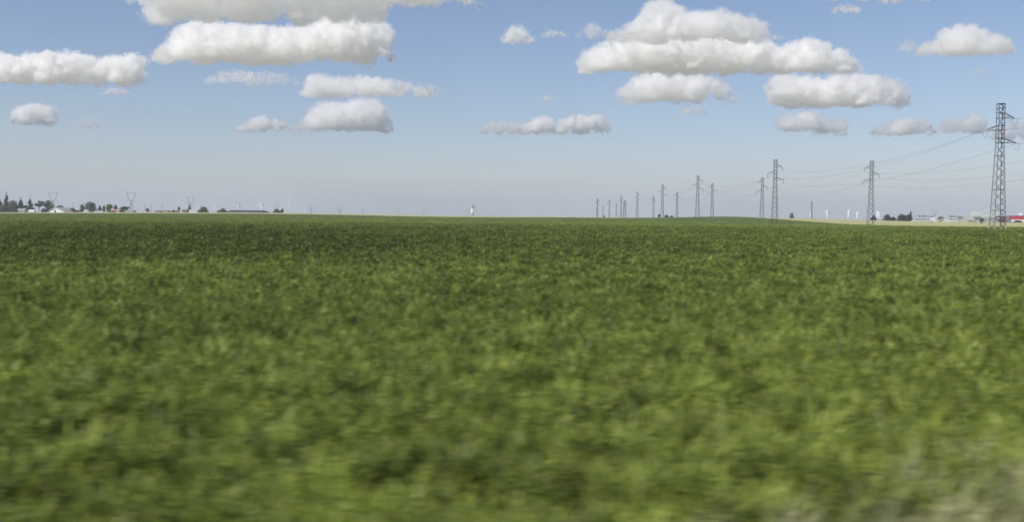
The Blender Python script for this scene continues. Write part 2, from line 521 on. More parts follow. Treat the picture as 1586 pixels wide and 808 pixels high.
# ------------------------------------------------------------------ lattice pylons of the two power lines
PH = 22.0
def hw(z):
    return .5 if z > 15.2 else .5 + (15.2 - z) / 15.2 * .5
ARMS = ((1, 20.4, 19.5, 2.45), (-1, 18.2, 17.4, 2.6), (1, 16.05, 15.25, 2.9))
def levels():
    zs, z = [0.25], 0.25
    while z < PH - .6:
        z += max(.8, hw(z) * 1.05)
        zs.append(min(z, PH - .05))
    zs[-1] = PH - .05
    return zs
def pylon(px, d, label, mirror=False, detail=0, z0=None, group='lattice pylons of the two power lines', anchor=False, arms=True, thick=1.0, height=PH):
    b = G(px, d)
    if z0 is not None: b.z = z0
    root = empty('lattice_pylon', b)
    k = height / PH
    root.scale = (k, k, k)
    tag(root, label, 'pylon', group)
    sg = -1 if mirror else 1
    cs = [(-1, -1), (1, -1), (1, 1), (-1, 1)]
    pt = lambda c, z: Vector((c[0] * hw(z), c[1] * hw(z), z))
    for c in cs:
        m_ = MB()
        for a, e in ((-.6, 15.2), (15.2, PH)):
            m_.bar(pt(c, max(a, 0)) + Vector((0, 0, min(a, 0))), pt(c, e), .11 * thick, .085 * thick)
        m_.build('leg', M['steel_dark' if c == (1, 1) else 'steel'], root)  # far corner leg coloured darker to paint in its shade
        if detail:
            MB().bar(pt(c, 0) + Vector((0, 0, -.4)), pt(c, 0) + Vector((0, 0, .75)), .26, .2, 8).build('footing', M['concrete'], root)
    zs = levels()
    dg = MB()
    for i in range(len(zs) - 1):
        for f in range(4):
            a, c = (cs[f], cs[(f + 1) % 4])
            if i % 2: a, c = c, a
            p, q = pt(a, zs[i]), pt(c, zs[i + 1])
            t_ = (.085 if f < 2 else .05) * thick if detail else .075 * thick
            mt = M['steel_dark'] if f in (0, 1) else M['steel']  # front and right faces: their shade is painted in with darker steel
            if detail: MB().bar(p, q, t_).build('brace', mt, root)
            else: dg.bar(p, q, t_)
    hz = [7.2, 13.0, 15.25, 16.05, 17.4, 18.2, 19.5, 20.4, 21.2, PH - .05]
    if detail: hz = [3.6] + hz
    for z in hz:
        for f in range(4):
            p, q = pt(cs[f], z), pt(cs[(f + 1) % 4], z)
            if detail: MB().bar(p, q, .075 if z < PH - .1 else .12).build('girt', M['steel_dark'], root)
            else: dg.bar(p, q, .07 * thick if z < PH - .1 else .12 * thick)
    if not detail:
        o = dg.build('bracing', M['steel_dark'], root); o['kind'] = 'stuff'
    tips = []
    for s_, zu, zl, L in ARMS if arms else ():
        s_ *= sg
        m_ = MB()
        tip = Vector((s_ * L, 0, zl))
        h_ = hw(zl)
        for yy in (-1, 1):
            m_.bar((s_ * h_, yy * h_, zu), tip, .09 * thick)
            m_.bar((s_ * h_, yy * h_, zl), tip, .08 * thick)
            m_.bar((s_ * (h_ + (L - h_) * .5), yy * h_ * .5, zl), (s_ * (h_ + (L - h_) * .33), yy * h_ * .66, zu + (zl - zu) * .33), .045 * thick)
        m_.bar((s_ * (h_ + (L - h_) * .5), -h_ * .5, zl), (s_ * (h_ + (L - h_) * .5), h_ * .5, zl), .045 * thick)
        m_.build('crossarm', M['steel_dark'], root)
        if anchor:
            for yy in (-1, 1):
                mi = MB()
                for q in range(7):
                    mi.lathe([(.03, 0), (.10, .02), (.10, .05), (.03, .08)], 8, (0, 0, .12 + q * .13))
                mi.bar((0, 0, 0), (0, 0, 1.15), .04)
                o = mi.build('insulator', M['glass'], root)
                o.location = tip
                o.rotation_euler = (R(-97) * yy if yy > 0 else R(97), 0, 0)
            j = [tip + Vector((s_ * .05 * math.sin(math.pi * q / 12), -1.15 + 2.3 * q / 12, -.12 - 1.15 * math.sin(math.pi * q / 12))) for q in range(13)]
            MB().tube(j, .022, 5).build('jumper_loop', M['wire'], root)
            tips.append([tip + Vector((0, yy * 1.15, -.14)) for yy in (-1, 1)])
        else:
            mi = MB()
            for q in range(7):
                mi.lathe([(.04, 0), (.11, .03), (.11, .07), (.04, .1)], 6, (tip.x, 0, zl - 1.2 + q * .15))
            mi.bar(tip, tip - Vector((0, 0, 1.3)), .06 * thick)
            mi.build('insulator', M['steel_dark'], root)
            e = tip - Vector((0, 0, 1.3))
            tips.append([e, e])
    return [[b + t_ * k for t_ in e] for e in tips]
lineB, lineA = [], []
lineB.append(pylon(1545, 171, 'tall dark lattice pylon nearest the camera, standing at the edge of the green field', detail=1, anchor=True))
lineB.append(pylon(1199.5, 335, 'lattice pylon in the green field with top and bottom arms pointing away from the combine', thick=.95))
lineB.append(pylon(1080, 500, 'lattice pylon on the rise just before the crest of the green field', thick=1.0))
lineB.append(pylon(1025.5, 640, 'hazy lattice pylon standing beyond the small round bushes on the crest', thick=1.15))
lineB.append(pylon(986.7, 835, 'far hazy lattice pylon standing alone in a wide gap of its row', thick=1.35, z0=2.4))
lineB.append(pylon(961.6, 985, 'faint lattice pylon close beside a wider pylon with paired arms', thick=1.5, z0=2.3))
lineB.append(pylon(943.6, 1190, 'very faint slender lattice pylon, second of the far cluster', thick=1.7, z0=2.2))
lineA.append(pylon(1348.3, 333, 'lattice pylon at the edge of the pale field beside the small dark trees', mirror=True, thick=.95))
lineA.append(pylon(1179.7, 490, 'lattice pylon with its foot hidden behind the crest, close to a taller one', mirror=True, thick=1.0, z0=1.2))
lineA.append(pylon(1102.6, 640, 'hazy lattice pylon on top of the crest of the green field', mirror=True, thick=1.15))
lineA.append(pylon(1048.3, 820, 'far lattice pylon behind the low bush at the foot of the crest', mirror=True, thick=1.35, z0=2.3))
lineA.append(pylon(1012, 990, 'far lattice pylon just before the taller hazy one of the other line', mirror=True, thick=1.5, z0=2.3))
lineA.append(pylon(954.5, 1500, 'tiny faint lattice pylon to one side of the wider paired pylon', mirror=True, thick=1.8, z0=2.4))
lineA.append(pylon(933.8, 1900, 'tiniest faint lattice pylon above the lone dark bush', mirror=True, thick=2.0, z0=2.4))
pylon(925, 1150, 'dark thick far lattice pylon at the head of the far cluster', thick=2.8, z0=2.3)
pylon(1256.8, 1350, 'lone hazy lattice pylon without visible arms between the combine and the turbines', thick=2.2, arms=False, z0=1.8, height=25)
# the wider pylon with paired arms
b = G(967.4, 1500); b.z = 2.5
root = tag(empty('double_arm_pylon', b), 'wide hazy pylon with three pairs of short arms in the far cluster', 'pylon')
mb = MB()
for c in ((-1, -1), (1, -1), (1, 1), (-1, 1)):
    MB().bar((c[0] * 2.4, c[1] * 2.4, -1), (c[0] * .7, c[1] * .7, 26), .34).build('leg', M['steel_dark'], root)
for i in range(9):
    z0, z1 = i * 2.9, (i + 1) * 2.9
    a, e = 2.4 - 1.7 * z0 / 26, 2.4 - 1.7 * z1 / 26
    for s_ in (-1, 1):
        mb.bar((-a, s_ * a, z0), (e, s_ * e, z1), .2); mb.bar((a, s_ * a, z0), (-e, s_ * e, z1), .2)
o = mb.build('bracing', M['steel_dark'], root); o['kind'] = 'stuff'
for z in (17.5, 21.2, 25):
    MB().bar((-3, 0, z), (3, 0, z), .7).build('crossarm', M['steel_dark'], root)

# conductors, one object per wire and span
def wire(a, b_, sag, r, label, grp):
    pts = []
    for i in range(25):
        s = i / 24
        p = Vector(a).lerp(Vector(b_), s)
        p.z -= sag * 4 * s * (1 - s)
        pts.append(p)
    tag(MB().tube(pts, r, 4).build('power_cable', M['wire']), label, 'cable', grp)
WN = ('topmost', 'middle', 'lowest')
SP_B = ('thin %s wire from the nearest tall pylon down to the pylon before the combine',
        'thin %s wire between the pylon before the combine and the one before the crest',
        'faint %s wire from the pylon before the crest to the hazy one beyond the bushes')
for i in range(3):
    for j in range(3):
        wire(lineB[i][j][1], lineB[i + 1][j][0], 3.2, (.015, .017, .021)[i], SP_B[i] % WN[j], 'power cables between the pylons')
SP_A = ('faint %s wire between the pylon by the pale field and the one behind the crest',
        'faint %s wire between the two pylons on and behind the crest',
        'very faint %s wire running on from the crest pylon behind the bush')
for i in range(3):
    for j in range(3):
        wire(lineA[i][j][1], lineA[i + 1][j][0], 3.4, (.016, .02, .022)[i], SP_A[i] % WN[j], 'power cables between the pylons')
for j in range(3):                                  # on towards the pylons outside the frame
    e = lineA[0][j][0]
    wire(e, Vector((e.x - 3.5, 168, e.z + .8)), 3.2, .014, '%s wire from the pylon by the pale field passing behind the nearest pylon' % WN[j].capitalize(), 'power cables between the pylons')
    e = lineB[0][j][0]
    wire(e, Vector((e.x - 2.5, 12, e.z + .3)), 2.4, .015, '%s wire leaving the nearest pylon out of the picture' % WN[j].capitalize(), 'power cables between the pylons')

# ------------------------------------------------------------------ tall transmission pylons with a window frame head, far left
def hv(px, topy, H_, label, basey=329.0, th=.5):
    d = H_ * F / (basey - topy)
    b = G(px, d)
    b.z = P(px, basey, d).z
    root = tag(empty('transmission_pylon', b), label, 'pylon', 'big transmission pylons far off across the plain')
    k = H_ / 45
    bd = MB()
    for sx in (-1, 1):
        for sy in (-1, 1):
            bd.bar((sx * 4 * k, sy * 4 * k, -3), (sx * 1.6 * k, sy * 1.6 * k, 25.5 * k), th)
    for i in range(6):
        z0, z1 = i * 4.2 * k, (i + 1) * 4.2 * k
        a, e = 4 * k - 2.4 * k * z0 / (25.5 * k), 4 * k - 2.4 * k * z1 / (25.5 * k)
        for s_ in (-1, 1):
            bd.bar((-a, s_ * a, z0), (e, s_ * e, z1), th * .55); bd.bar((a, s_ * a, z0), (-e, s_ * e, z1), th * .55)
    bd.build('tower_body', M['steel_dark'], root)
    hd = MB()
    for s_ in (-1, 1):
        for o_ in (0, 1.5):
            pts = [(s_ * (1.2 + o_ * .3) * k, 25.5 * k), (s_ * (6.3 + o_) * k, 33 * k), (s_ * (8 + o_) * k, 42.5 * k)]
            for a, e in zip(pts, pts[1:]): hd.bar((a[0], 0, a[1]), (e[0], 0, e[1]), th)
        hd.bar((s_ * 8 * k, 0, 42.5 * k), (s_ * 11.5 * k, 0, 46 * k), th * .6)
    hd.build('window_frame_head', M['steel_dark'], root)
    tb = MB()
    tb.bar((-9.5 * k, 0, 42.5 * k), (9.5 * k, 0, 42.5 * k), th * 1.3); tb.bar((-9 * k, 0, 41 * k), (9 * k, 0, 41 * k), th * .7)
    tb.build('top_beam', M['steel_dark'], root)
    for s_ in (-1, 1):
        m_ = MB()
        m_.bar((s_ * 1.5 * k, 0, 25.5 * k), (s_ * 13 * k, 0, 24.8 * k), th); m_.bar((s_ * 4 * k, 0, 28 * k), (s_ * 13 * k, 0, 24.8 * k), th * .8)
        m_.build('crossarm', M['steel_dark'], root)
hv(82.5, 296.5, 45, 'big window headed pylon rising behind the white gabled house', th=.4)
hv(203.5, 296.5, 45, 'big window headed pylon standing clear above the low grey roofs', th=.4)
hv(295, 304, 45, 'big window headed pylon with a conifer in front of its foot', th=.5)
hv(369, 312.5, 45, 'faint window headed pylon right above the dark long barn', th=.5, basey=330)
hv(429, 312.5, 45, 'faint window headed pylon above the last pair of trees', th=.5, basey=330)
FAR = [(482, 316.5, 'in the open sky past the last trees'), (526, 317.5, 'second past the last trees'), (562, 322, 'third past the last trees'),
       (617, 322.5, 'fourth past the last trees'), (656, 323.5, 'fifth past the last trees'), (725, 325, 'nearly lost behind the water tower'),
       (1448, 324, 'above the white van on the pale field')]
for px, ty, wh in FAR:
    hv(px, ty, 42, 'barely visible tiny window headed pylon, ' + wh, basey=yh(px) + 0.5, th=.6)

# ------------------------------------------------------------------ wind turbines
def turbine(px, hub_y, base_y, d, rot, yaw, label, k=1.0):
    d *= .45
    b = G(px, d); b.z = P(px, base_y, d).z - 2
    hubz = P(px, hub_y, d).z - b.z
    root = tag(empty('wind_turbine', b, yaw), label, 'wind turbine', 'white wind turbines on the horizon')
    q = 1.05 * k
    MB().lathe([(2.3 * q, -2), (2.0 * q, hubz * .4), (1.3 * q, hubz)], 14).build('tower', M['turbine'], root, True)
    n_ = MB().box((0, 1, hubz + 1.4), (2.6 * q, 6 * q, 2.8 * q)).build('nacelle', M['turbine'], root)
    MB().lathe([(.2, 0), (1.0 * q, .6), (1.4 * q, 1.6), (1.4 * q, 2.6)], 10).build('hub', M['turbine'], root, True)
    h_ = [c for c in root.children if c.name.startswith('hub')][0]
    h_.location = (0, -4.5 * q - 1.5, hubz + 1.4)
    h_.rotation_euler = (R(-90), 0, 0)
    L = hubz * .72
    for i in range(3):
        vs, fs = [], []
        for s in range(9):
            t_ = s / 8
            c = (1.3 + 3.6 * math.sin(math.pi * min(1, t_ * 1.3 + .25)) * (1 - t_ * .75)) * q if t_ < 1 else .5 * q
            tw = R(20) * (1 - t_)
            th_ = c * .22
            for u, v in ((-.3, 0), (0, .5), (.7, 0), (0, -.5)):
                xx, yy = u * c, v * th_
                vs.append((xx * math.cos(tw) - yy * math.sin(tw), xx * math.sin(tw) + yy * math.cos(tw), 2 + t_ * L))
        for s in range(8):
            for e in range(4):
                fs.append((s * 4 + e, s * 4 + (e + 1) % 4, s * 4 + 4 + (e + 1) % 4, s * 4 + 4 + e))
        fs.append((32, 33, 34, 35))
        o = MB().add(vs, fs).build('blade', M['turbine'], root, True)
        o.location = (0, -3.6 * q, hubz + 1.4)
        o.rotation_euler = (0, rot + i * 2 * math.pi / 3, 0)
turbine(308, 317, 330, 8200, .1, .9, 'white turbine beside the foot of a big window headed pylon', .7)
turbine(332.5, 316, 330, 8600, .9, .5, 'faint white turbine between the two round bushes', .7)
turbine(369, 318, 330, 6900, 2.4, .8, 'white turbine framed inside the faint pylon above the dark barn', .7)
turbine(404.5, 316, 330, 6400, 0.05, 1.2, 'bright white turbine at the end of the long dark barn with a blade straight up', .7)
turbine(448, 309, 331, 7600, 0.0, 1.3, 'tall faint turbine alone past the last trees', .5)
turbine(472, 325, 331.5, 9500, 1.0, .6, 'tiny pale turbine past the tall faint one', .7)
turbine(1255.3, 329, 339.5, 7200, .3, 1.2, 'pale turbine touching the lone armless pylon')
turbine(1281, 327, 340, 6600, .04, .5, 'white turbine with one blade straight up, next after the armless pylon')
turbine(1313.7, 327, 340, 6600, .12, 1.1, 'white turbine with narrow rotor midway to the pale field pylon')
turbine(1327.5, 330, 340, 7600, -.1, 1.0, 'smaller white turbine just before the pale field pylon')
turbine(1359, 328.5, 340.5, 6600, -.5, .9, 'bright white turbine among the dark trees past the pale field pylon')
turbine(1362.3, 330.5, 340.5, 7900, .9, 1.2, 'second paler turbine overlapping the one among the dark trees', .8)

# ------------------------------------------------------------------ water tower
b = G(731.7, 2500); b.z = P(731.7, 335, 2500).z
root = tag(empty('water_tower', b), 'white round water tower with a wider tank standing alone on the horizon', 'water tower')
MB().lathe([(4.1, 0), (3.9, 20.5)], 24).build('shaft', M['tower'], root, True)
MB().lathe([(3.85, 20.9), (6.2, 22.3), (6.3, 22.7)], 24).build('tank_underside', M['tower'], root, True)
MB().lathe([(6.35, 22.8), (6.5, 26.6)], 24).build('tank', M['tower'], root, True)
MB().lathe([(6.9, 26.2), (6.9, 27.3), (2, 28.0)], 24).build('roof', M['towerdark'], root)
MB().lathe([(1.4, 27.8), (1.4, 29.3), (.3, 29.9)], 12).build('lantern', M['towerdark'], root)
MB().bar((5.8, 0, 27.2), (5.8, 0, 28.8), .3).build('railing_post', M['towerdark'], root)

# ------------------------------------------------------------------ trees
def tree(px, topy, wpx, kind, mat_, label, d=950, basey=None, group='trees along the horizon', seed=None, name=None):
    rnd = random.Random(seed if seed is not None else int(px * 13 + topy * 7))
    b = G(px, d)
    if basey is not None: b.z = P(px, basey, d).z
    Ht = max(1.5, P(px, topy, d).z - b.z)
    Wd = wpx / F * d * (1.28 if kind in ('broad', 'bush', 'pine') else 1.2)
    nm = name or {'broad': 'broadleaf_tree', 'cone': 'conifer_tree', 'column': 'columnar_tree', 'pine': 'umbrella_pine', 'bush': 'bush'}[kind]
    root = tag(empty(nm, b, rnd.uniform(0, 6)), label, 'bush' if nm == 'bush' else 'tree', group)
    tr = MB()
    lean = rnd.uniform(-.03, .03) * Ht
    tr.bar((0, 0, -.5), (lean, 0, Ht * {'cone': .9, 'bush': .4}.get(kind, .55)), max(.12, Ht * .045), Ht * .015, 6)
    for i in range(6):
        z = Ht * rnd.uniform(.25, .6) * (.5 if kind == 'bush' else 1); a = rnd.uniform(0, 6.28); sp = .1 if kind in ('cone', 'column') else .3
        tr.bar((lean * z / Ht, 0, z), (math.cos(a) * Wd * sp, math.sin(a) * Wd * sp, z + Ht * rnd.uniform(.1, .25)), Ht * .018, Ht * .006, 4)
    tr.build('trunk', M['bark'], root)
    lobes = []
    if kind == 'broad':
        for i in range(16):
            a = rnd.uniform(0, 6.28); q = rnd.uniform(0, .32) * Wd; z = Ht * rnd.uniform(.16, .82)
            f = 1.0 if z < Ht * .65 else .6
            lobes.append(((math.cos(a) * q * f, math.sin(a) * q * f, z), Wd * rnd.uniform(.16, .27), min(Ht * rnd.uniform(.12, .2), Ht - z)))
        lobes.append(((0, 0, Ht * .8), Wd * .25, Ht * .2))
    elif kind == 'bush':
        for i in range(14):
            a = rnd.uniform(0, 6.28); q = rnd.uniform(0, .33) * Wd
            z = Ht * rnd.uniform(.08, .7) * (1 - .5 * q / (Wd * .4))
            lobes.append(((math.cos(a) * q, math.sin(a) * q, z), Wd * rnd.uniform(.15, .25), Ht * .28))
        lobes.append(((0, 0, Ht * .62), Wd * .27, Ht * .37))
    elif kind == 'cone':
        for i in range(13):
            t_ = i / 12
            r_ = Wd * .5 * (1 - t_) ** .8
            for j in range(3 if t_ < .8 else 1):
                a = rnd.uniform(0, 6.28)
                lobes.append(((math.cos(a) * r_ * .5, math.sin(a) * r_ * .5, Ht * (.12 + .84 * t_)), max(.25, r_ * rnd.uniform(.55, .8)), Ht * .06))
    elif kind == 'column':
        for i in range(12):
            t_ = i / 11
            r_ = Wd * .42 * math.sin(math.pi * min(1, .18 + t_ * .74)) ** .7
            a = rnd.uniform(0, 6.28)
            lobes.append(((math.cos(a) * r_ * .3, math.sin(a) * r_ * .3, Ht * (.12 + .8 * t_)), r_, Ht * .085))
    else:
        for i in range(10):
            a = rnd.uniform(0, 6.28); q = rnd.uniform(.05, .38) * Wd; z = Ht * rnd.uniform(.55, .88)
            lobes.append(((math.cos(a) * q, math.sin(a) * q, z), Wd * .2, Ht * .1))
    cr = MB()
    area = sum(l[1] * (l[1] + l[2]) for l in lobes)
    leaf = max(.22, .45 * d / 950)
    for (c, rx, rz) in lobes:
        n = int(min(260, 16 + 1.5 * 5.5 * rx * (rx + rz) * 2 / leaf ** 2 * .28))
        for i in range(n):
            v = Vector((rnd.gauss(0, 1), rnd.gauss(0, 1), rnd.gauss(0, 1))).normalized() * rnd.uniform(.55, 1.08)
            p = Vector((c[0] + v.x * rx, c[1] + v.y * rx, c[2] + v.z * rz))
            if p.z < .1: p.z = .1
            s = leaf * rnd.uniform(.6, 1.5)
            q = Vector((v.x + rnd.uniform(-.7, .7), v.y + rnd.uniform(-.7, .7), v.z + .3 + rnd.uniform(-.7, .7))).to_track_quat('Z', 'Y')
            cr.add([p + q @ Vector((s * u, s * w_, rnd.uniform(-.2, .2) * s)) for u, w_ in ((-.6, -.3), (.1, -.6), (.65, .1), (-.1, .6))], [(0, 1, 2, 3)])
    cr.build('crown', M[mat_], root)
LT = 'trees around the village'
for px, ty, w_, kd, mt, lb, dd, by in [
    (-3, 307, 15, 'broad', 'leaf_dark', 'dark broad tree cut by the edge of the picture', 980, 329),
    (10.5, 297, 10, 'cone', 'leaf_dark', 'tallest pointed conifer of the village, above the brownish trees', 1000, 329),
    (21, 310, 19, 'broad', 'leaf_copper', 'wide brownish tree next to the tallest conifer', 960, 329),
    (6, 316.5, 18, 'bush', 'leaf_olive', 'olive green bush at the foot of the tallest conifer', 930, 329),
    (23, 321.5, 8, 'bush', 'leaf_dark', 'dark round bush against the small grey roofed house', 925, 329),
    (1, 317, 13, 'bush', 'leaf_mid', 'green bush at the very edge of the picture under the dark broad tree', 935, 329),
    (14.5, 317.5, 13, 'bush', 'leaf_mid', 'mid green bush under the tallest conifer', 938, 329),
    (38.5, 322.5, 9, 'bush', 'leaf_dark', 'dark bush between the grey roofed house and the low white shed', 970, 329),
    (67, 322.5, 8, 'bush', 'leaf_mid', 'low green bush between the umbrella pine and the white gabled house', 970, 329),
    (119, 325, 10, 'bush', 'leaf_olive', 'low olive bush before the narrow green tree', 990, 329),
    (32.5, 306, 11, 'cone', 'leaf_dark', 'ragged dark conifer behind the small grey roofed house', 990, 329),
    (40, 317, 9, 'broad', 'leaf_dark', 'dark low tree between the ragged conifer and the slim one', 985, 329),
    (46.8, 308, 7, 'column', 'leaf_dark', 'slim dark columnar tree behind the low white shed', 985, 329),
    (52, 320, 5, 'bush', 'leaf_dark', 'small dark bush behind the low white shed', 975, 329),
    (60.5, 310.5, 12, 'pine', 'leaf_dark', 'open umbrella shaped pine standing apart', 980, 329),
    (75, 310, 16, 'broad', 'leaf_olive', 'olive tree rising behind the white gabled house', 985, 329),
    (93, 318, 15, 'broad', 'leaf_olive', 'low spreading tree over the roof of the white gabled house', 990, 329),
    (104.5, 321.5, 7, 'bush', 'leaf_dark', 'small dark bush just past the white gabled house', 985, 329),
    (112, 321.5, 11, 'bush', 'leaf_bright', 'bright green bush past the white gabled house', 960, 329),
    (127.3, 316, 7, 'column', 'leaf_mid', 'narrow green tree touching the large round tree', 955, 329),
    (140.5, 311.5, 19, 'broad', 'leaf_mid', 'large round green tree, the biggest broadleaf past the white house', 960, 329),
    (154.6, 317.5, 5, 'cone', 'leaf_dark', 'little dark pointed tree standing alone', 1000, 326.5),
    (161.3, 317.5, 4, 'column', 'leaf_dark', 'slim dark tree left of the bright green tree', 985, 329),
    (169.5, 315.8, 13, 'broad', 'leaf_bright', 'bright green tree beside the faded red roof', 955, 329),
    (179.2, 316.8, 5, 'column', 'leaf_dark', 'dark narrow tree behind the faded red roof', 1000, 329),
    (193, 319.5, 17, 'broad', 'leaf_dark', 'dark spreading tree above the low grey barn', 990, 329),
    (188, 323.5, 9, 'bush', 'leaf_olive', 'brownish bush beside the faded red roofed house', 940, 329),
    (228.3, 322, 7, 'bush', 'leaf_dark', 'small dark tree behind the white van', 990, 329),
    (269, 324.8, 4, 'bush', 'leaf_dark', 'tiny dark bush against the long brown roof', 935, 329),
    (276.8, 320, 4, 'broad', 'leaf_dark', 'tiny dark tree over the pale low wall', 1050, 329),
    (293.3, 316.5, 5, 'cone', 'leaf_dark', 'small conifer in front of the big pylon foot', 1010, 329),
    (315.2, 319.5, 16, 'bush', 'leaf_mid', 'big rounded green bush past the long white shed', 930, 329.5),
    (338, 325, 3.5, 'bush', 'leaf_dark', 'tiny bush next to the second round bush', 960, 329.5),
    (345.6, 322.5, 11, 'bush', 'leaf_mid', 'second round green bush before the long dark barn', 930, 329.7),
    (428.6, 323, 11, 'bush', 'leaf_mid', 'low green bush past the end of the dark barn', 930, 330),
    (437.2, 322.8, 4.5, 'column', 'leaf_dark', 'short dark tree, last one before the open horizon', 950, 330)]:
    tree(px, ty, w_, kd, mt, lb, dd, by, LT)
for px, ty, w_, kd, mt, lb, dd, by in [
    (935.3, 333.6, 3, 'bush', 'leaf_dark', 'lone tiny dark bush below the tiniest pylon', 1250, 336.2),
    (1020.8, 331, 4, 'bush', 'leaf_dark', 'small dark bush, first of three on the skyline by the crest', 780, 336),
    (1032, 332, 5.5, 'bush', 'leaf_dark', 'small dark bush, middle of three on the skyline by the crest', 790, 336.3),
    (1040.5, 334, 6, 'bush', 'leaf_olive', 'flat low bush where the crest begins', 800, 336.5),
    (1353, 333, 9, 'bush', 'leaf_dark', 'dark bush half hidden by the pale field pylon', 720, 342),
    (1374, 331.5, 14, 'bush', 'leaf_dark', 'round dark tree at the far edge of the pale field', 700, 342.5),
    (1383.5, 335, 8, 'bush', 'leaf_dark', 'low dark bush between two round trees', 705, 342.5),
    (1397, 330.2, 17, 'bush', 'leaf_dark', 'broad dark tree before the long white shed', 700, 342.8),
    (1407, 331, 10, 'bush', 'leaf_dark', 'dark tree leaning against the small conifer', 705, 342.8),
    (1410.3, 326.5, 3.5, 'column', 'leaf_dark', 'small upright conifer at the end of the dark trees', 710, 342.8),
    (1457, 335, 13, 'bush', 'leaf_mid', 'grey green bush between the white sheds', 730, 342.5),
    (1472, 333.5, 6, 'bush', 'leaf_dark', 'hazy bush behind the short white shed', 900, 341),
    (1521, 338, 9, 'bush', 'leaf_dark', 'dark scrub at the foot of the maroon wall', 660, 343.5),
    (1576, 341, 12, 'bush', 'leaf_mid', 'low dark scrub under the red and white wall', 700, 344.2)]:
    tree(px, ty, w_, kd, mt, lb, dd, by, 'bushes and trees on the far fields')
for i, px in enumerate((1418, 1424.5, 1431, 1437, 1443)):
    tree(px, (334.5, 333.2, 333, 334.2, 333.8)[i], 8, 'bush', 'leaf_dark', ('hazy treetop behind the white shed, next to the upright conifer', 'second hazy treetop behind the white shed',
         'hazy treetop behind the middle of the white shed', 'low hazy treetop behind the white shed', 'hazy treetop behind the white van')[i], 1050, 341, 'treetops behind the white shed')

# ------------------------------------------------------------------ buildings
def shed(px0, px1, eave_y, ridge_y, base_y, d, depth, label, wall, roof, name='barn', hip=0.0, rz=0.0, group=None, openings=(), cat='building'):
    """long low building: eaves along the view, gable or hipped ends"""
    c = (px0 + px1) / 2
    b = G(c, d); b.z = P(c, base_y, d).z
    L = (px1 - px0) / F * d
    he = P(c, eave_y, d).z - b.z; hr = P(c, ridge_y, d).z - b.z
    root = tag(empty(name, b, rz), label, cat, group)
    x, y = L / 2, depth / 2
    hx = hip * L
    wl = MB()
    wl.add([(-x, -y, -1), (x, -y, -1), (x, y, -1), (-x, y, -1), (-x, -y, he), (x, -y, he), (x, y, he), (-x, y, he)],
           [(0, 1, 5, 4), (1, 2, 6, 5), (2, 3, 7, 6), (3, 0, 4, 7)])
    if hip == 0:
        wl.add([(-x, -y, he), (-x, y, he), (-x, 0, hr - .05), (x, -y, he), (x, y, he), (x, 0, hr - .05)], [(0, 1, 2), (4, 3, 5)])
    wl.build('wall', wall, root)
    e, t = .35, .18
    rf = MB()
    for s_ in (-1, 1):
        lo = [(-x - e, s_ * (y + e), he - .1), (x + e, s_ * (y + e), he - .1), (x + e - hx, 0, hr), (-x - e + hx, 0, hr)]
        up = [(q[0], q[1], q[2] + t) for q in lo]
        rf.add(lo + up, [(0, 1, 2, 3), (4, 5, 6, 7), (0, 1, 5, 4), (1, 2, 6, 5), (2, 3, 7, 6), (3, 0, 4, 7)])
    if hip:
        for s_ in (-1, 1):
            rf.add([(s_ * (x + e), -y - e, he - .1 + t), (s_ * (x + e), y + e, he - .1 + t), (s_ * (x + e - hx), 0, hr + t)], [(0, 1, 2)])
    rf.build('roof', roof, root)
    for (ox, oz, ow, oh, nm, mt) in openings:
        fr = MB().box((ox * L, -y - .04, oz + oh / 2), (ow, .08, oh)).build(nm, mt, root)
        if nm == 'window':
            MB().box((ox * L, -y - .1, oz - .06), (ow + .3, .16, .1)).build('sill', M['concrete'], fr)
    return root
W_ = M['window']
shed(29, 40, 326.5, 323.3, 329.2, 930, 9, 'small grey roofed house among dark conifers', M['render'], M['roofgrey'], 'village_house', openings=((-.25, 1, .9, 1.1, 'window', W_), (.2, 0, 1, 2, 'door', M['hole'])))
shed(46, 54, 327, 325.3, 329.3, 925, 4, 'low bright white shed under the slim columnar tree', M['white'], M['white'], 'garden_shed', openings=((.1, 0, 1, 1.6, 'door', M['white']),))
# the white gabled house, its gable towards the field
b = G(88, 925); b.z = P(88, 329.3, 925).z
root = tag(empty('gabled_house', b, R(-14)), 'white gabled house with a small dark doorway facing the green field', 'house')
k = 925 / F
x0, x1, ap, hl, hr_, ha = -13.6 * k, 13.4 * k, -2 * k, 3.0 * k, 1.5 * k, 8.0 * k
D_ = 12.0
MB().add([(x0, 0, -1), (x1, 0, -1), (x1, 0, hr_), (ap, 0, ha), (x0, 0, hl), (x0, D_, -1), (x1, D_, -1), (x1, D_, hr_), (ap, D_, ha), (x0, D_, hl)],
         [(0, 1, 2, 3, 4), (9, 8, 7, 6, 5), (0, 4, 9, 5), (1, 6, 7, 2)]).build('wall', M['white'], root)
for (ex, ez), mt in (((x0 - .5, hl - .25), M['roofgrey']), ((x1 + .8, hr_ - .3), M['roofgrey'])):
    lo = [(ex, -.5, ez + .02), (ap, -.5, ha + .02), (ap, D_ + .5, ha + .02), (ex, D_ + .5, ez + .02)]
    up = [(q[0], q[1], q[2] + .28) for q in lo]
    rf = MB().add(lo + up, [(0, 1, 2, 3), (4, 5, 6, 7), (0, 1, 5, 4), (1, 2, 6, 5), (2, 3, 7, 6), (3, 0, 4, 7)]).build('roof', mt, root)
    MB().bar((ex, -.55, ez + .18), (ap, -.55, ha + .2), .3).build('bargeboard', M['white'], rf)
MB().box((-3 * k, -.06, 1.1), (1.7, .12, 2.3)).build('door', M['hole'], root)
MB().box((-8.8 * k, -.06, 2.6), (1.2, .12, .35)).build('window', W_, root)
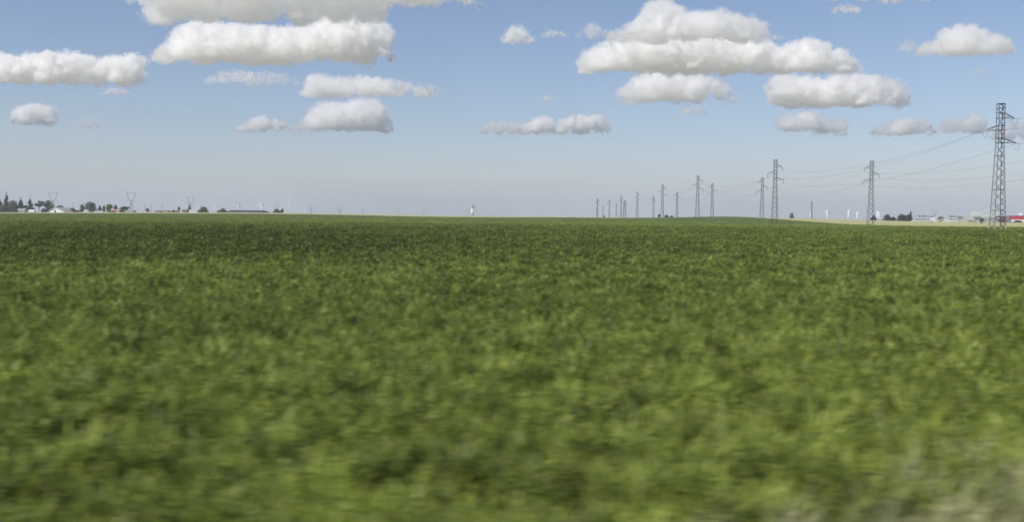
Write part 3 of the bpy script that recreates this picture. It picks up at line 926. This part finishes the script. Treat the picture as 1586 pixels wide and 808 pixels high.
shed(174, 187, 326.3, 324.3, 329.2, 940, 8, 'low house with a faded red tiled roof and a dark porch', M['render'], M['roofpink'], 'village_house', openings=((-.3, 0, 3.2, 1.5, 'porch_opening', M['hole']), (.0, 0, 2.6, 1.5, 'porch_opening', M['hole'])))
shed(192, 208, 327, 325.8, 329.2, 960, 10, 'low grey barn under the dark spreading tree', M['render'], M['roofgrey'], 'barn')
shed(243, 275, 327.6, 325.8, 329.2, 960, 12, 'long low barn with a brownish tiled roof', M['render'], M['roofbrown'], 'barn', openings=((-.2, 0, 2.5, 1, 'door', M['hole']), (.2, 0, 2.5, 1, 'door', M['hole'])))
shed(277, 285, 327, 325.8, 329.3, 1000, 9, 'short pale shed between the brown barn and a small brown house', M['white'], M['roofgrey'], 'barn')
shed(284.5, 290.5, 326.3, 324.4, 329.3, 980, 8, 'small brown house between two pale sheds', M['roofbrown'], M['roofbrown'], 'village_house')
shed(290.5, 308, 326.3, 325.2, 329.4, 1000, 12, 'long white shed with the small conifer behind it', M['white'], M['palecl'], 'barn')
shed(354.5, 412.5, 328.6, 325.7, 329.9, 1000, 34, 'long dark barn with a low slate hipped roof', M['slate'], M['slate'], 'barn', hip=.07)
# right
shed(1411, 1449, 338.2, 336.4, 342.4, 760, 14, 'long pale white shed beside the broad dark trees', M['palecl'], M['palecl'], 'farm_shed')
shed(1464.5, 1479, 338.2, 337, 342.2, 770, 12, 'short pale shed next to the grey shed', M['palecl'], M['palecl'], 'farm_shed')
shed(1478.5, 1534, 336.6, 334.8, 343, 800, 16, 'long grey shed half veiled by the drifting dust', M['greycl'], M['greycl'], 'farm_shed')
# red and white warehouse with its dark maroon wing
b = G(1620, 860); b.z = P(1620, 344.3, 860).z
k = 860 / F
root = tag(empty('warehouse', b), 'long warehouse with a red upper wall and white lower wall', 'warehouse')
x0, x1, hh = (1562 - 1620) * k, (1800 - 1620) * k, 10.0 * k
MB().box(((x0 + x1) / 2, 10, hh / 2 - .5), (x1 - x0, 20, hh + 1)).build('wall', M['palecl'], root)
n = 24
for i in range(n):
    wd = (x1 - x0) / n
    MB().box((x0 + wd * (i + .5), -.1, hh * .7), (wd - .06, .2, hh * .58)).build('panel', M['red'], root)
for i in range(n):
    wd = (x1 - x0) / n
    MB().box((x0 + wd * (i + .5), -.07, hh * .22), (wd - .06, .14, hh * .37)).build('panel', M['white'], root)
MB().box(((x0 + x1) / 2, 10, hh + .1), (x1 - x0 + .8, 21, .3)).build('roof', M['palecl'], root)
MB().box(((1586 - 1620) * k, 6, hh + 1.2), (2.2, 2.2, 2.2)).build('roof_vent', M['white'], root)
MB().box((x0 - 1.5, 1, hh / 2 - .4), (3, 6, hh + .4)).build('entrance_pillar', M['greycl'], root)
b = G(1540, 855); b.z = P(1540, 343.6, 855).z
root = tag(empty('warehouse', b), 'dark maroon building with a sloping end seen through the legs of the nearest pylon', 'warehouse')
x0, x1, hh = (1524 - 1540) * k, (1556.5 - 1540) * k, 8.6 * k
xs = (1532.5 - 1540) * k
MB().add([(x0, 0, -1), (x1, 0, -1), (x1, 0, hh), (xs, 0, hh), (x0, 0, .8), (x0, 18, -1), (x1, 18, -1), (x1, 18, hh), (xs, 18, hh), (x0, 18, .8)],
         [(0, 1, 2, 3, 4), (9, 8, 7, 6, 5), (1, 6, 7, 2), (0, 4, 9, 5)]).build('wall', M['maroon'], root)
MB().add([(x0 - .5, -.4, .7), (xs - .2, -.4, hh + .1), (xs - .2, 18.4, hh + .1), (x0 - .5, 18.4, .7), (x0 - .5, -.4, 1.2), (xs - .2, -.4, hh + .6), (xs - .2, 18.4, hh + .6), (x0 - .5, 18.4, 1.2)],
         [(0, 3, 2, 1), (4, 5, 6, 7), (0, 1, 5, 4), (1, 2, 6, 5), (2, 3, 7, 6), (3, 0, 4, 7)]).build('sloping_roof', M['palecl'], root)
MB().box(((xs + x1) / 2, 9, hh + .26), (x1 - xs, 18.8, .5)).build('roof', M['palecl'], root)
MB().box(((1545.5 - 1540) * k, -.05, hh * .62), (3.2, .1, 1.4)).build('window', M['palecl'], root)
MB().box(((x0 + x1) / 2 + 1, -.06, .9), ((x1 - x0) - 4, .12, 1.8)).build('plinth', M['vehdark'], root)

# ------------------------------------------------------------------ vehicles, poles, bird
def wheel(root, x, y, r, wdt):
    o = MB().lathe([(r * .7, -wdt / 2), (r, -wdt / 2 * .8), (r, wdt / 2 * .8), (r * .7, wdt / 2)], 14).build('wheel', M['rubber'], root)
    o.location = (x, y, r); o.rotation_euler = (0, R(90), 0)
    h_ = MB().lathe([(r * .55, -wdt / 2 - .02), (r * .55, wdt / 2 + .02)], 10).build('rim', M['palecl'], o)
b = G(1226.3, 800); b.z = P(1226.3, 338.4, 800).z
root = tag(empty('combine_harvester', b, R(-13)), 'dark boxy combine with a reddish side on the pale crest', 'farm vehicle')
MB().add([(-1.25, -3.2, .9), (1.25, -3.2, .9), (1.25, 2.6, .9), (-1.25, 2.6, .9), (-1.25, -2.7, 3.0), (1.25, -2.7, 3.0), (1.25, 2.2, 3.2), (-1.25, 2.2, 3.2)],
         [(0, 3, 2, 1), (4, 5, 6, 7), (0, 1, 5, 4), (1, 2, 6, 5), (2, 3, 7, 6), (3, 0, 4, 7)]).build('body', M['vehdark'], root)
MB().box((-1.31, -.3, 2.0), (.1, 4.6, 1.9)).build('side_panel', M['vehred'], root)
MB().box((0, .2, 3.75), (2.4, 3.4, 1.3)).build('grain_tank', M['vehdark'], root)
MB().box((0, 3.1, 2.7), (1.9, 1.6, 1.9)).build('cab', M['window'], root)
MB().box((0, 3.1, 3.72), (2.0, 1.8, .16)).build('cab_roof', M['white'], root)
MB().box((0, -3.05, 2.2), (1.8, .16, .9)).build('rear_grille', M['rubber'], root)
MB().box((0, -3.2, 3.06), (1.9, .1, .14)).build('light_bar', M['palecl'], root)
MB().box((0, 5.2, .7), (2.9, 1.2, .8)).build('header', M['vehred'], root)
for x_, y_, r_, w2 in ((-1.45, 2.1, .9, .6), (1.45, 2.1, .9, .6), (-1.2, -2.2, .6, .45), (1.2, -2.2, .6, .45)):
    wheel(root, x_, y_, r_, w2)
def van(px, base_y, d, L, Hh, label, rz=0.0):
    b = G(px, d); b.z = P(px, base_y, d).z
    root = tag(empty('parked_van', b, rz), label, 'van')
    x = L / 2
    prof = [(-x, .45), (-x, Hh * .95), (-x + .2, Hh), (x * .45, Hh), (x * .72, Hh * .6), (x, Hh * .52), (x, .45)]
    vs = [(p, -.95, z) for p, z in prof] + [(p, .95, z) for p, z in prof]
    n_ = len(prof)
    fs = [tuple(range(n_)), tuple(range(2 * n_ - 1, n_ - 1, -1))] + [(i, i + n_, (i + 1) % n_ + n_, (i + 1) % n_) for i in range(n_)]
    MB().add(vs, fs).build('body', M['white'], root)
    MB().box((x * .25, -.97, Hh * .76), (L * .2, .05, Hh * .24)).build('window', M['window'], root)
    for sx in (-.6, .62):
        for yy in (-.85, .85):
            o = MB().lathe([(.25, -.12), (.36, -.1), (.36, .1), (.25, .12)], 12).build('wheel', M['rubber'], root)
            o.location = (sx * x, yy, .36); o.rotation_euler = (R(90), 0, 0)
van(225, 329.1, 900, 4.2, 1.75, 'white van parked by the small dark tree', R(10))
van(1447, 343.0, 690, 4.6, 2.0, 'pale van with dark wheels at the far edge of the pale field', R(-15))
# small dark cart at the near side of the pale field
b = G(1520.3, 420)
b.z = P(1520.3, 347.6, 420).z
root = tag(empty('sprinkler_cart', b), 'small dark wheeled cart out in the pale field in front of the maroon wall', 'cart')
MB().bar((-.5, 0, .55), (.5, 0, .55), .25).build('frame', M['vehdark'], root)
MB().bar((0, 0, .5), (0, 0, 1.0), .1).build('riser', M['vehdark'], root)
for s_ in (-1, 1):
    o = MB().lathe([(.3, -.08), (.36, -.06), (.36, .06), (.3, .08)], 12).build('wheel', M['rubber'], root)
    o.location = (s_ * .5, 0, .36); o.rotation_euler = (0, R(90), 0)
def pole(px, ty, d, label, cross=True, t_=.34, mt='steel_dark', by=329.2):
    b = G(px, d); b.z = P(px, by, d).z
    h_ = P(px, ty, d).z - b.z
    root = tag(empty('utility_pole', b), label, 'pole', 'poles in the village')
    MB().bar((0, 0, -.5), (0, 0, h_), t_, t_ * .6, 8).build('shaft', M[mt], root)
    if cross:
        MB().bar((-1.1, 0, h_ - .5), (1.1, 0, h_ - .5), t_ * .6).build('crossarm', M[mt], root)
pole(47.5, 299.5, 1000, 'thin tall mast above the slim columnar tree', False, .28)
pole(113.5, 313.5, 1000, 'dark pole with a short crossarm past the white gabled house')
pole(136.8, 312.5, 915, 'thin pale pole in front of the large round tree', False, .22, 'concrete')
pole(176.2, 318, 930, 'thin pole in front of the bright green tree', False, .2, 'concrete')
pole(224.2, 315.8, 1050, 'thin dark pole beside the white van')
pole(233.5, 317, 1100, 'thin dark pole just past the small dark tree')
pole(251.3, 317, 1100, 'thin dark pole behind the long brown barn')
pole(342, 320, 1100, 'thin pole beside the second round bush')
b = P(1485, 324, 260)
root = tag(empty('bird', b, R(20)), 'small dark bird gliding in the air over the grey shed', 'bird')
MB().add([(-.02, -.2, 0), (.02, -.2, 0), (.06, 0, .03), (.02, .16, .03), (-.02, .16, .03), (-.06, 0, .03), (0, 0, -.05), (0, .22, .01)],
         [(0, 1, 2, 5), (5, 2, 3, 4), (0, 6, 2, 1), (0, 5, 6), (6, 3, 2), (5, 4, 6), (4, 3, 6), (4, 3, 7)]).build('body', M['bird'], root)
for s_ in (-1, 1):
    MB().add([(s_ * .04, -.06, .02), (s_ * .04, .08, .02), (s_ * .2, .1, .08), (s_ * .36, .0, .05), (s_ * .2, -.05, .08), (s_ * .2, .02, .06)],
             [(0, 1, 2, 4), (4, 2, 3), (0, 5, 1), (5, 3, 2), (0, 4, 5)]).build('wing', M['bird'], root)
# ------------------------------------------------------------------ clouds: real bodies of scattering vapour, far beyond and above the haze
_bm = bmesh.new()
bmesh.ops.create_icosphere(_bm, subdivisions=2, radius=1)
_bm.verts.ensure_lookup_table()
ICO_V = np.array([v.co[:] for v in _bm.verts]); ICO_F = np.array([[v.index for v in f.verts] for f in _bm.faces])
_bm.free()
def blob_mesh(name, centers, radii, voxel, disp, base=None):
    vs = np.concatenate([ICO_V * np.asarray(r)[None] + c[None] for c, r in zip(centers, radii)])
    fs = np.concatenate([ICO_F + i * len(ICO_V) for i in range(len(centers))])
    if base is not None:
        lo = vs[:, 2] < base
        vs[lo, 2] = base + (vs[lo, 2] - base) * .12
    me = bpy.data.meshes.new(name)
    me.from_pydata(vs.tolist(), [], fs.tolist())
    o = bpy.data.objects.new(name, me)
    COL.objects.link(o)
    rm = o.modifiers.new('remesh', 'REMESH'); rm.mode = 'VOXEL'; rm.voxel_size = voxel
    for i, (kd, sz, st) in enumerate(disp):
        tx = bpy.data.textures.new(name + '_t%d' % i, kd)
        tx.noise_scale = sz
        if kd == 'CLOUDS': tx.noise_depth = 4
        else: st = -st
        dm = o.modifiers.new('disp', 'DISPLACE'); dm.texture = tx; dm.strength = st; dm.mid_level = .5; dm.texture_coords = 'GLOBAL'
    dg = bpy.context.evaluated_depsgraph_get()
    out = bpy.data.meshes.new_from_object(o.evaluated_get(dg))
    bpy.data.objects.remove(o)
    out.name = name
    if base is not None:                              # a level condensation base
        co = np.empty(len(out.vertices) * 3); out.vertices.foreach_get('co', co); co = co.reshape(-1, 3)
        lo = co[:, 2] < base
        co[lo, 2] = base + (co[lo, 2] - base) * .15
        out.vertices.foreach_set('co', co.ravel()); out.update()
    return out
def tornmat(name, col, dens, g, size, lo=.46, hi=.66, top=2.0):
    """vapour of uneven density: thick knots and thin torn gaps of the given size in metres"""
    m = volmat(name, col, dens, g)
    t = m.node_tree
    v = [n for n in t.nodes if n.type == 'PRINCIPLED_VOLUME'][0]
    tc = t.nodes.new('ShaderNodeNewGeometry')
    n = t.nodes.new('ShaderNodeTexNoise')
    n.inputs['Scale'].default_value = 1 / size
    n.inputs['Detail'].default_value = 2.5
    n.inputs['Roughness'].default_value = .6
    t.links.new(tc.outputs['Position'], n.inputs['Vector'])
    mr = t.nodes.new('ShaderNodeMapRange')
    mr.inputs[1].default_value, mr.inputs[2].default_value = lo, hi
    mr.inputs[3].default_value, mr.inputs[4].default_value = 0.0, dens * top
    t.links.new(n.outputs['Fac'], mr.inputs[0])
    t.links.new(mr.outputs[0], v.inputs['Density'])
    return m
SC.cycles.volume_step_rate = 0.15
VM = {}
def cloud(label, prof, yb, dens, alt=1250.0, seed=1, n=70, rag=1.0, deep=1.0, fine=1.0, g=.35):
    rnd = random.Random(seed)
    xs = [p[0] for p in prof]; ts = [p[1] for p in prof]
    x0, x1 = min(xs), max(xs)
    top = lambda x: float(np.interp(x, xs, ts)) if x0 <= x <= x1 else yb + 5
    cxp = (x0 + x1) / 2
    v = ray(cxp, yb)
    D = (alt - ZC) / (v.z / v.y)
    s = D / F
    hmax = yb - min(ts)
    dep = deep * min((x1 - x0) * .45, hmax * 1.6)
    cen, rad = [], []
    tries = 0
    while len(cen) < n and tries < n * 40:
        tries += 1
        x = rnd.uniform(x0, x1)
        t = top(x); h = yb - t
        if h < 1.5: continue
        small = len(cen) > n * .45
        r = h * (rnd.uniform(.1, .22) if small else rnd.uniform(.2, .42))
        r = max(r, 1.6)
        c = t + r * .95 + (rnd.random() ** (2.2 if small else 1.2)) * max(0, h - 1.7 * r)
        for _ in range(7):
            if all(top(x + dx * r) <= c - r * math.sqrt(1 - dx * dx) + .12 * r + .8 for dx in (-.95, -.6, .6, .95)): break
            r *= .82
            c = max(c - r * .06, t + r * .9)
        if r < 1.2: continue
        wz = rnd.uniform(-.5, .5) * dep * (1 if not small else 1.1)
        p = P(x, c, D + wz * s)
        cen.append(np.array(p)); rad.append((r * s * rnd.uniform(1.0, 1.35), r * s * 1.2, r * s))
    for _ in range(int(n * 1.3)):                     # small turrets along the top and over the body
        x = rnd.uniform(x0, x1); t = top(x); h = yb - t
        if h < 3: continue
        r = max(1.5, min(7, h * rnd.uniform(.07, .16)))
        c = t + r * rnd.uniform(.5, 1.1) + (rnd.random() ** 3) * max(0, h - 2 * r) * .7
        cen.append(np.array(P(x, c, D - dep * s * rnd.uniform(-.35, .5)))); rad.append((r * s * 1.25, r * s * 1.2, r * s))
    base = P(cxp, yb, D).z
    px_ = s
    hh = max(hmax, 12)
    a = min(1.0, hh / 40) * rag
    disp = (('CLOUDS', 22 * px_ * a, 12 * px_ * a), ('VORONOI', 17 * px_ * a, 12 * px_ * a), ('VORONOI', 7 * px_, 6 * px_), ('CLOUDS', 4 * px_, 5 * px_))
    me = blob_mesh('cloud', cen, rad, 1.1 * px_ / fine, disp, base)
    od = dens * .76 / (hh * px_)                            # optical depth set over the cloud's own height
    me.materials.append(tornmat('cloud_vapour', (.992, .988, .982), od, g, 11 * px_ * max(a, .45), .36, .60, 1.9))
    o = link('cloud', me)
    tag(o, label, 'cloud', 'cumulus clouds in the blue sky')
    # the thin torn vapour that wraps the dense body
    me2 = blob_mesh('edge_vapour', cen, [tuple(q + (3.6 * a + .8) * px_ for q in r) for r in rad], 1.3 * px_, (('CLOUDS', 13 * px_ * a, 21 * px_ * a), ('CLOUDS', 4 * px_, 10 * px_)), base - 1.2 * px_)
    me2.materials.append(tornmat('thin_vapour', (.992, .988, .982), min(od * .45, 2.2 / (12 * px_)), g, 9 * px_ * max(a, .4)))
    link('edge_vapour', me2, None, o)
    return o
cloud('long flat bottomed white cloud cut by the edge of the sky above the village', [(-60, 110), (-40, 84), (0, 86), (20, 90), (50, 86), (105, 84), (140, 91), (152, 96), (162, 91), (190, 92), (205, 88), (222, 92), (230, 103), (232, 118), (222, 130)], 131, 9, seed=1, n=120)
cloud('small puffy white cloud low over the village', [(15, 191), (22, 178), (30, 167), (45, 165), (54, 162), (64, 166), (80, 167), (86, 178), (84, 190)], 193, 6, seed=2, n=50)
cloud('faint pinkish wisp under the long flat white cloud', [(155, 145), (165, 138), (190, 137), (199, 143)], 147, 1.3, seed=3, n=26)
cloud('faint torn wisp to one side of the small puffy cloud', [(108, 192), (130, 186), (140, 185), (160, 189), (169, 195)], 198, 1.1, seed=4, n=26)
cloud('huge grey based cloud cut off by the top of the sky', [(196, -12), (215, -40), (260, -60), (400, -75), (560, -70), (640, -50), (700, -30), (745, -6), (750, 2), (735, 10)], 12, 5, seed=5, n=130, alt=1150)
cloud('grey underside bank hanging below the huge top cloud', [(225, 5), (240, -8), (300, -12), (420, -14), (520, -8), (560, 0), (600, 10)], 38, 4, seed=6, n=90, alt=1050)
cloud('broad brilliant white cloud under the huge grey based one', [(237, 92), (247, 78), (268, 62), (278, 45), (300, 37), (340, 38), (380, 42), (420, 44), (470, 44), (494, 38), (500, 22), (530, 24), (560, 28), (585, 32), (600, 46), (602, 62), (595, 78), (604, 84), (612, 88)], 98, 10, seed=7, n=190)
cloud('thin grey wisp stretched beneath the brilliant white cloud', [(315, 122), (340, 112), (370, 110), (420, 113), (450, 118), (460, 128)], 133, 1.5, seed=8, n=40)
cloud('flattened grey white cloud with a trailing tail to one end', [(470, 140), (480, 122), (495, 116), (512, 124), (530, 121), (550, 123), (562, 119), (580, 122), (610, 128), (640, 131), (655, 139), (664, 137), (672, 134), (680, 144)], 152, 4.5, seed=9, n=90)
cloud('compact bright cloud tucked beneath the one with a tail', [(463, 199), (472, 190), (482, 176), (490, 166), (500, 160), (512, 163), (526, 160), (538, 164), (552, 156), (566, 158), (582, 155), (590, 164), (586, 172), (597, 178), (602, 192), (606, 199)], 203, 6, seed=10, n=110)
cloud('low sloping white cloud beside the compact bright one', [(362, 202), (380, 190), (400, 182), (410, 180), (425, 187), (440, 191), (453, 199)], 204, 4, seed=11, n=46)
cloud('faint pinkish shred between two low clouds', [(450, 208), (465, 204), (485, 205), (492, 210)], 212, .9, seed=12, n=18)
cloud('little round white puff alone near the top of the sky', [(779, 64), (786, 50), (797, 41), (808, 44), (818, 52), (825, 60)], 68, 3.2, seed=13, n=34)
cloud('faint streak next to the little round puff', [(837, 54), (850, 47), (868, 48), (878, 55)], 59, .9, seed=14, n=20)
cloud('torn faint shred before the towering grey cloud', [(893, 54), (905, 42), (917, 36), (930, 46), (950, 50), (962, 55)], 60, 1.2, seed=15, n=30)
cloud('towering grey cloud with a bright domed top', [(940, 58), (965, 46), (990, 34), (1002, 14), (1012, 4), (1026, 3), (1042, 10), (1062, 22), (1085, 22), (1105, 20), (1115, 16), (1130, 24), (1160, 28), (1180, 38), (1188, 48)], 66, 6.5, seed=16, n=120)
cloud('widest white cloud, spreading below the towering grey one', [(899, 90), (915, 80), (945, 67), (975, 60), (1010, 58), (1060, 57), (1110, 56), (1150, 52), (1172, 56), (1192, 72), (1205, 77), (1225, 70), (1250, 62), (1266, 66), (1285, 74), (1305, 82), (1325, 98), (1332, 107)], 114, 10, seed=17, n=200, alt=1180)
cloud('small curl of vapour above the notch of the widest cloud', [(1188, 60), (1200, 54), (1215, 58)], 63, .8, seed=18, n=14)
cloud('oval white cloud below the widest one', [(962, 140), (975, 130), (985, 120), (1005, 113), (1030, 112), (1060, 113), (1080, 118), (1100, 124), (1120, 132), (1137, 144), (1130, 152)], 158, 6.5, seed=19, n=90)
cloud('bumpy white cloud above the pylons with ragged grey patches', [(1192, 134), (1200, 121), (1215, 118), (1240, 122), (1270, 124), (1288, 124), (1300, 116), (1315, 115), (1330, 120), (1350, 120), (1372, 124), (1392, 130), (1405, 146), (1409, 153)], 166, 8, seed=20, n=120)
cloud('tiny puff under the oval white cloud', [(1055, 174), (1065, 165), (1080, 163), (1092, 170), (1096, 176)], 178, 2, seed=21, n=22)
cloud('long low cloud of three joined humps over the open horizon', [(741, 203), (755, 193), (775, 189), (795, 193), (815, 195), (830, 185), (845, 181), (858, 193), (870, 187), (885, 181), (905, 182), (930, 180), (940, 190), (943, 198)], 208, 6, seed=22, n=90)
cloud('white cloud with two humps left of the pale field pylon', [(1204, 190), (1215, 180), (1240, 178), (1255, 173), (1270, 178), (1280, 187), (1295, 181), (1307, 184), (1311, 198)], 204, 4.5, seed=23, n=64)
cloud('faint pinkish flat piece below the two humped cloud', [(1255, 206), (1270, 201), (1300, 200), (1312, 206)], 212, 1.1, seed=24, n=26)
cloud('low cloud in two steps just before the nearest pylon', [(1348, 206), (1360, 198), (1375, 196), (1383, 188), (1410, 183), (1425, 187), (1440, 195), (1448, 203)], 210, 4, seed=25, n=56)
cloud('small white cloud touching the nearest pylon', [(1458, 198), (1465, 187), (1480, 182), (1495, 187), (1505, 178), (1520, 182), (1530, 198)], 206, 3.2, seed=26, n=50)
cloud('low pale cloud behind the arms of the nearest pylon', [(1535, 212), (1548, 198), (1565, 191), (1580, 193), (1600, 196), (1620, 205)], 217, 3.2, seed=27, n=44)
cloud('separate cloud with a raised middle high over the nearest pylon', [(1418, 84), (1432, 70), (1450, 62), (1466, 48), (1478, 44), (1492, 40), (1508, 43), (1528, 54), (1545, 56), (1558, 66), (1570, 78)], 86, 5, seed=28, n=84)
cloud('faint ragged puff beside the separate high cloud', [(1391, 78), (1400, 66), (1408, 60), (1418, 70)], 82, 1.2, seed=29, n=18)
cloud('faint scrap hanging under the separate high cloud', [(1500, 110), (1515, 105), (1528, 112)], 118, .8, seed=30, n=14)
cloud('white edge of a cloud cut by the top of the sky', [(1246, -2), (1262, -18), (1320, -25), (1380, -20), (1420, -8), (1440, -4)], 3, 3.5, seed=31, n=44)
cloud('small grey puff just below the cloud cut by the top', [(1288, 18), (1300, 9), (1318, 7), (1331, 15)], 22, 1.8, seed=32, n=22)
cloud('tiny faint fleck above the three humped cloud', [(834, 155), (845, 148), (860, 153)], 158, .9, seed=33, n=14)
cloud('faint puff hugging the oval cloud', [(956, 158), (968, 150), (985, 152), (990, 160)], 164, 1.0, seed=34, n=18)

# ------------------------------------------------------------------ drifting dust over the pale field
rnd = random.Random(77)
cen, rad = [], []
for i in range(70):
    s = rnd.random()
    x = 1542 - 95 * s
    hmax = 4.5 + 17 * (1 - s) ** 1.4
    y = 343.5 - rnd.random() ** 1.3 * hmax
    r = rnd.uniform(1.6, 3.6) * (1 - .35 * s)
    d = 600 + rnd.uniform(-12, 12) - 40 * s
    q = P(x, y, d); k = d / F
    cen.append(np.array(q)); rad.append((r * k * 1.8, r * k * 2, r * k))
me = blob_mesh('dust_cloud', cen, rad, .55, (('CLOUDS', 5, 2.2), ('CLOUDS', 1.8, .9)))
me.materials.append(volmat('dust', (.95, .93, .86), .13, .1))
tag(link('dust_cloud', me), 'pale dust drifting over the pale field in front of the grey shed', 'dust', kind='stuff')

# ------------------------------------------------------------------ haze: one closed box of thin air round everything below the clouds
hz = MB().box((0, 0, 0), (27000, 27000, 240)).build('haze', volmat('haze_air', (.63, .69, .785), 1.8e-4, .0))
hz.location = (0, 0, 100)
tag(hz, 'thin pale summer haze over the whole plain', 'haze', kind='stuff')
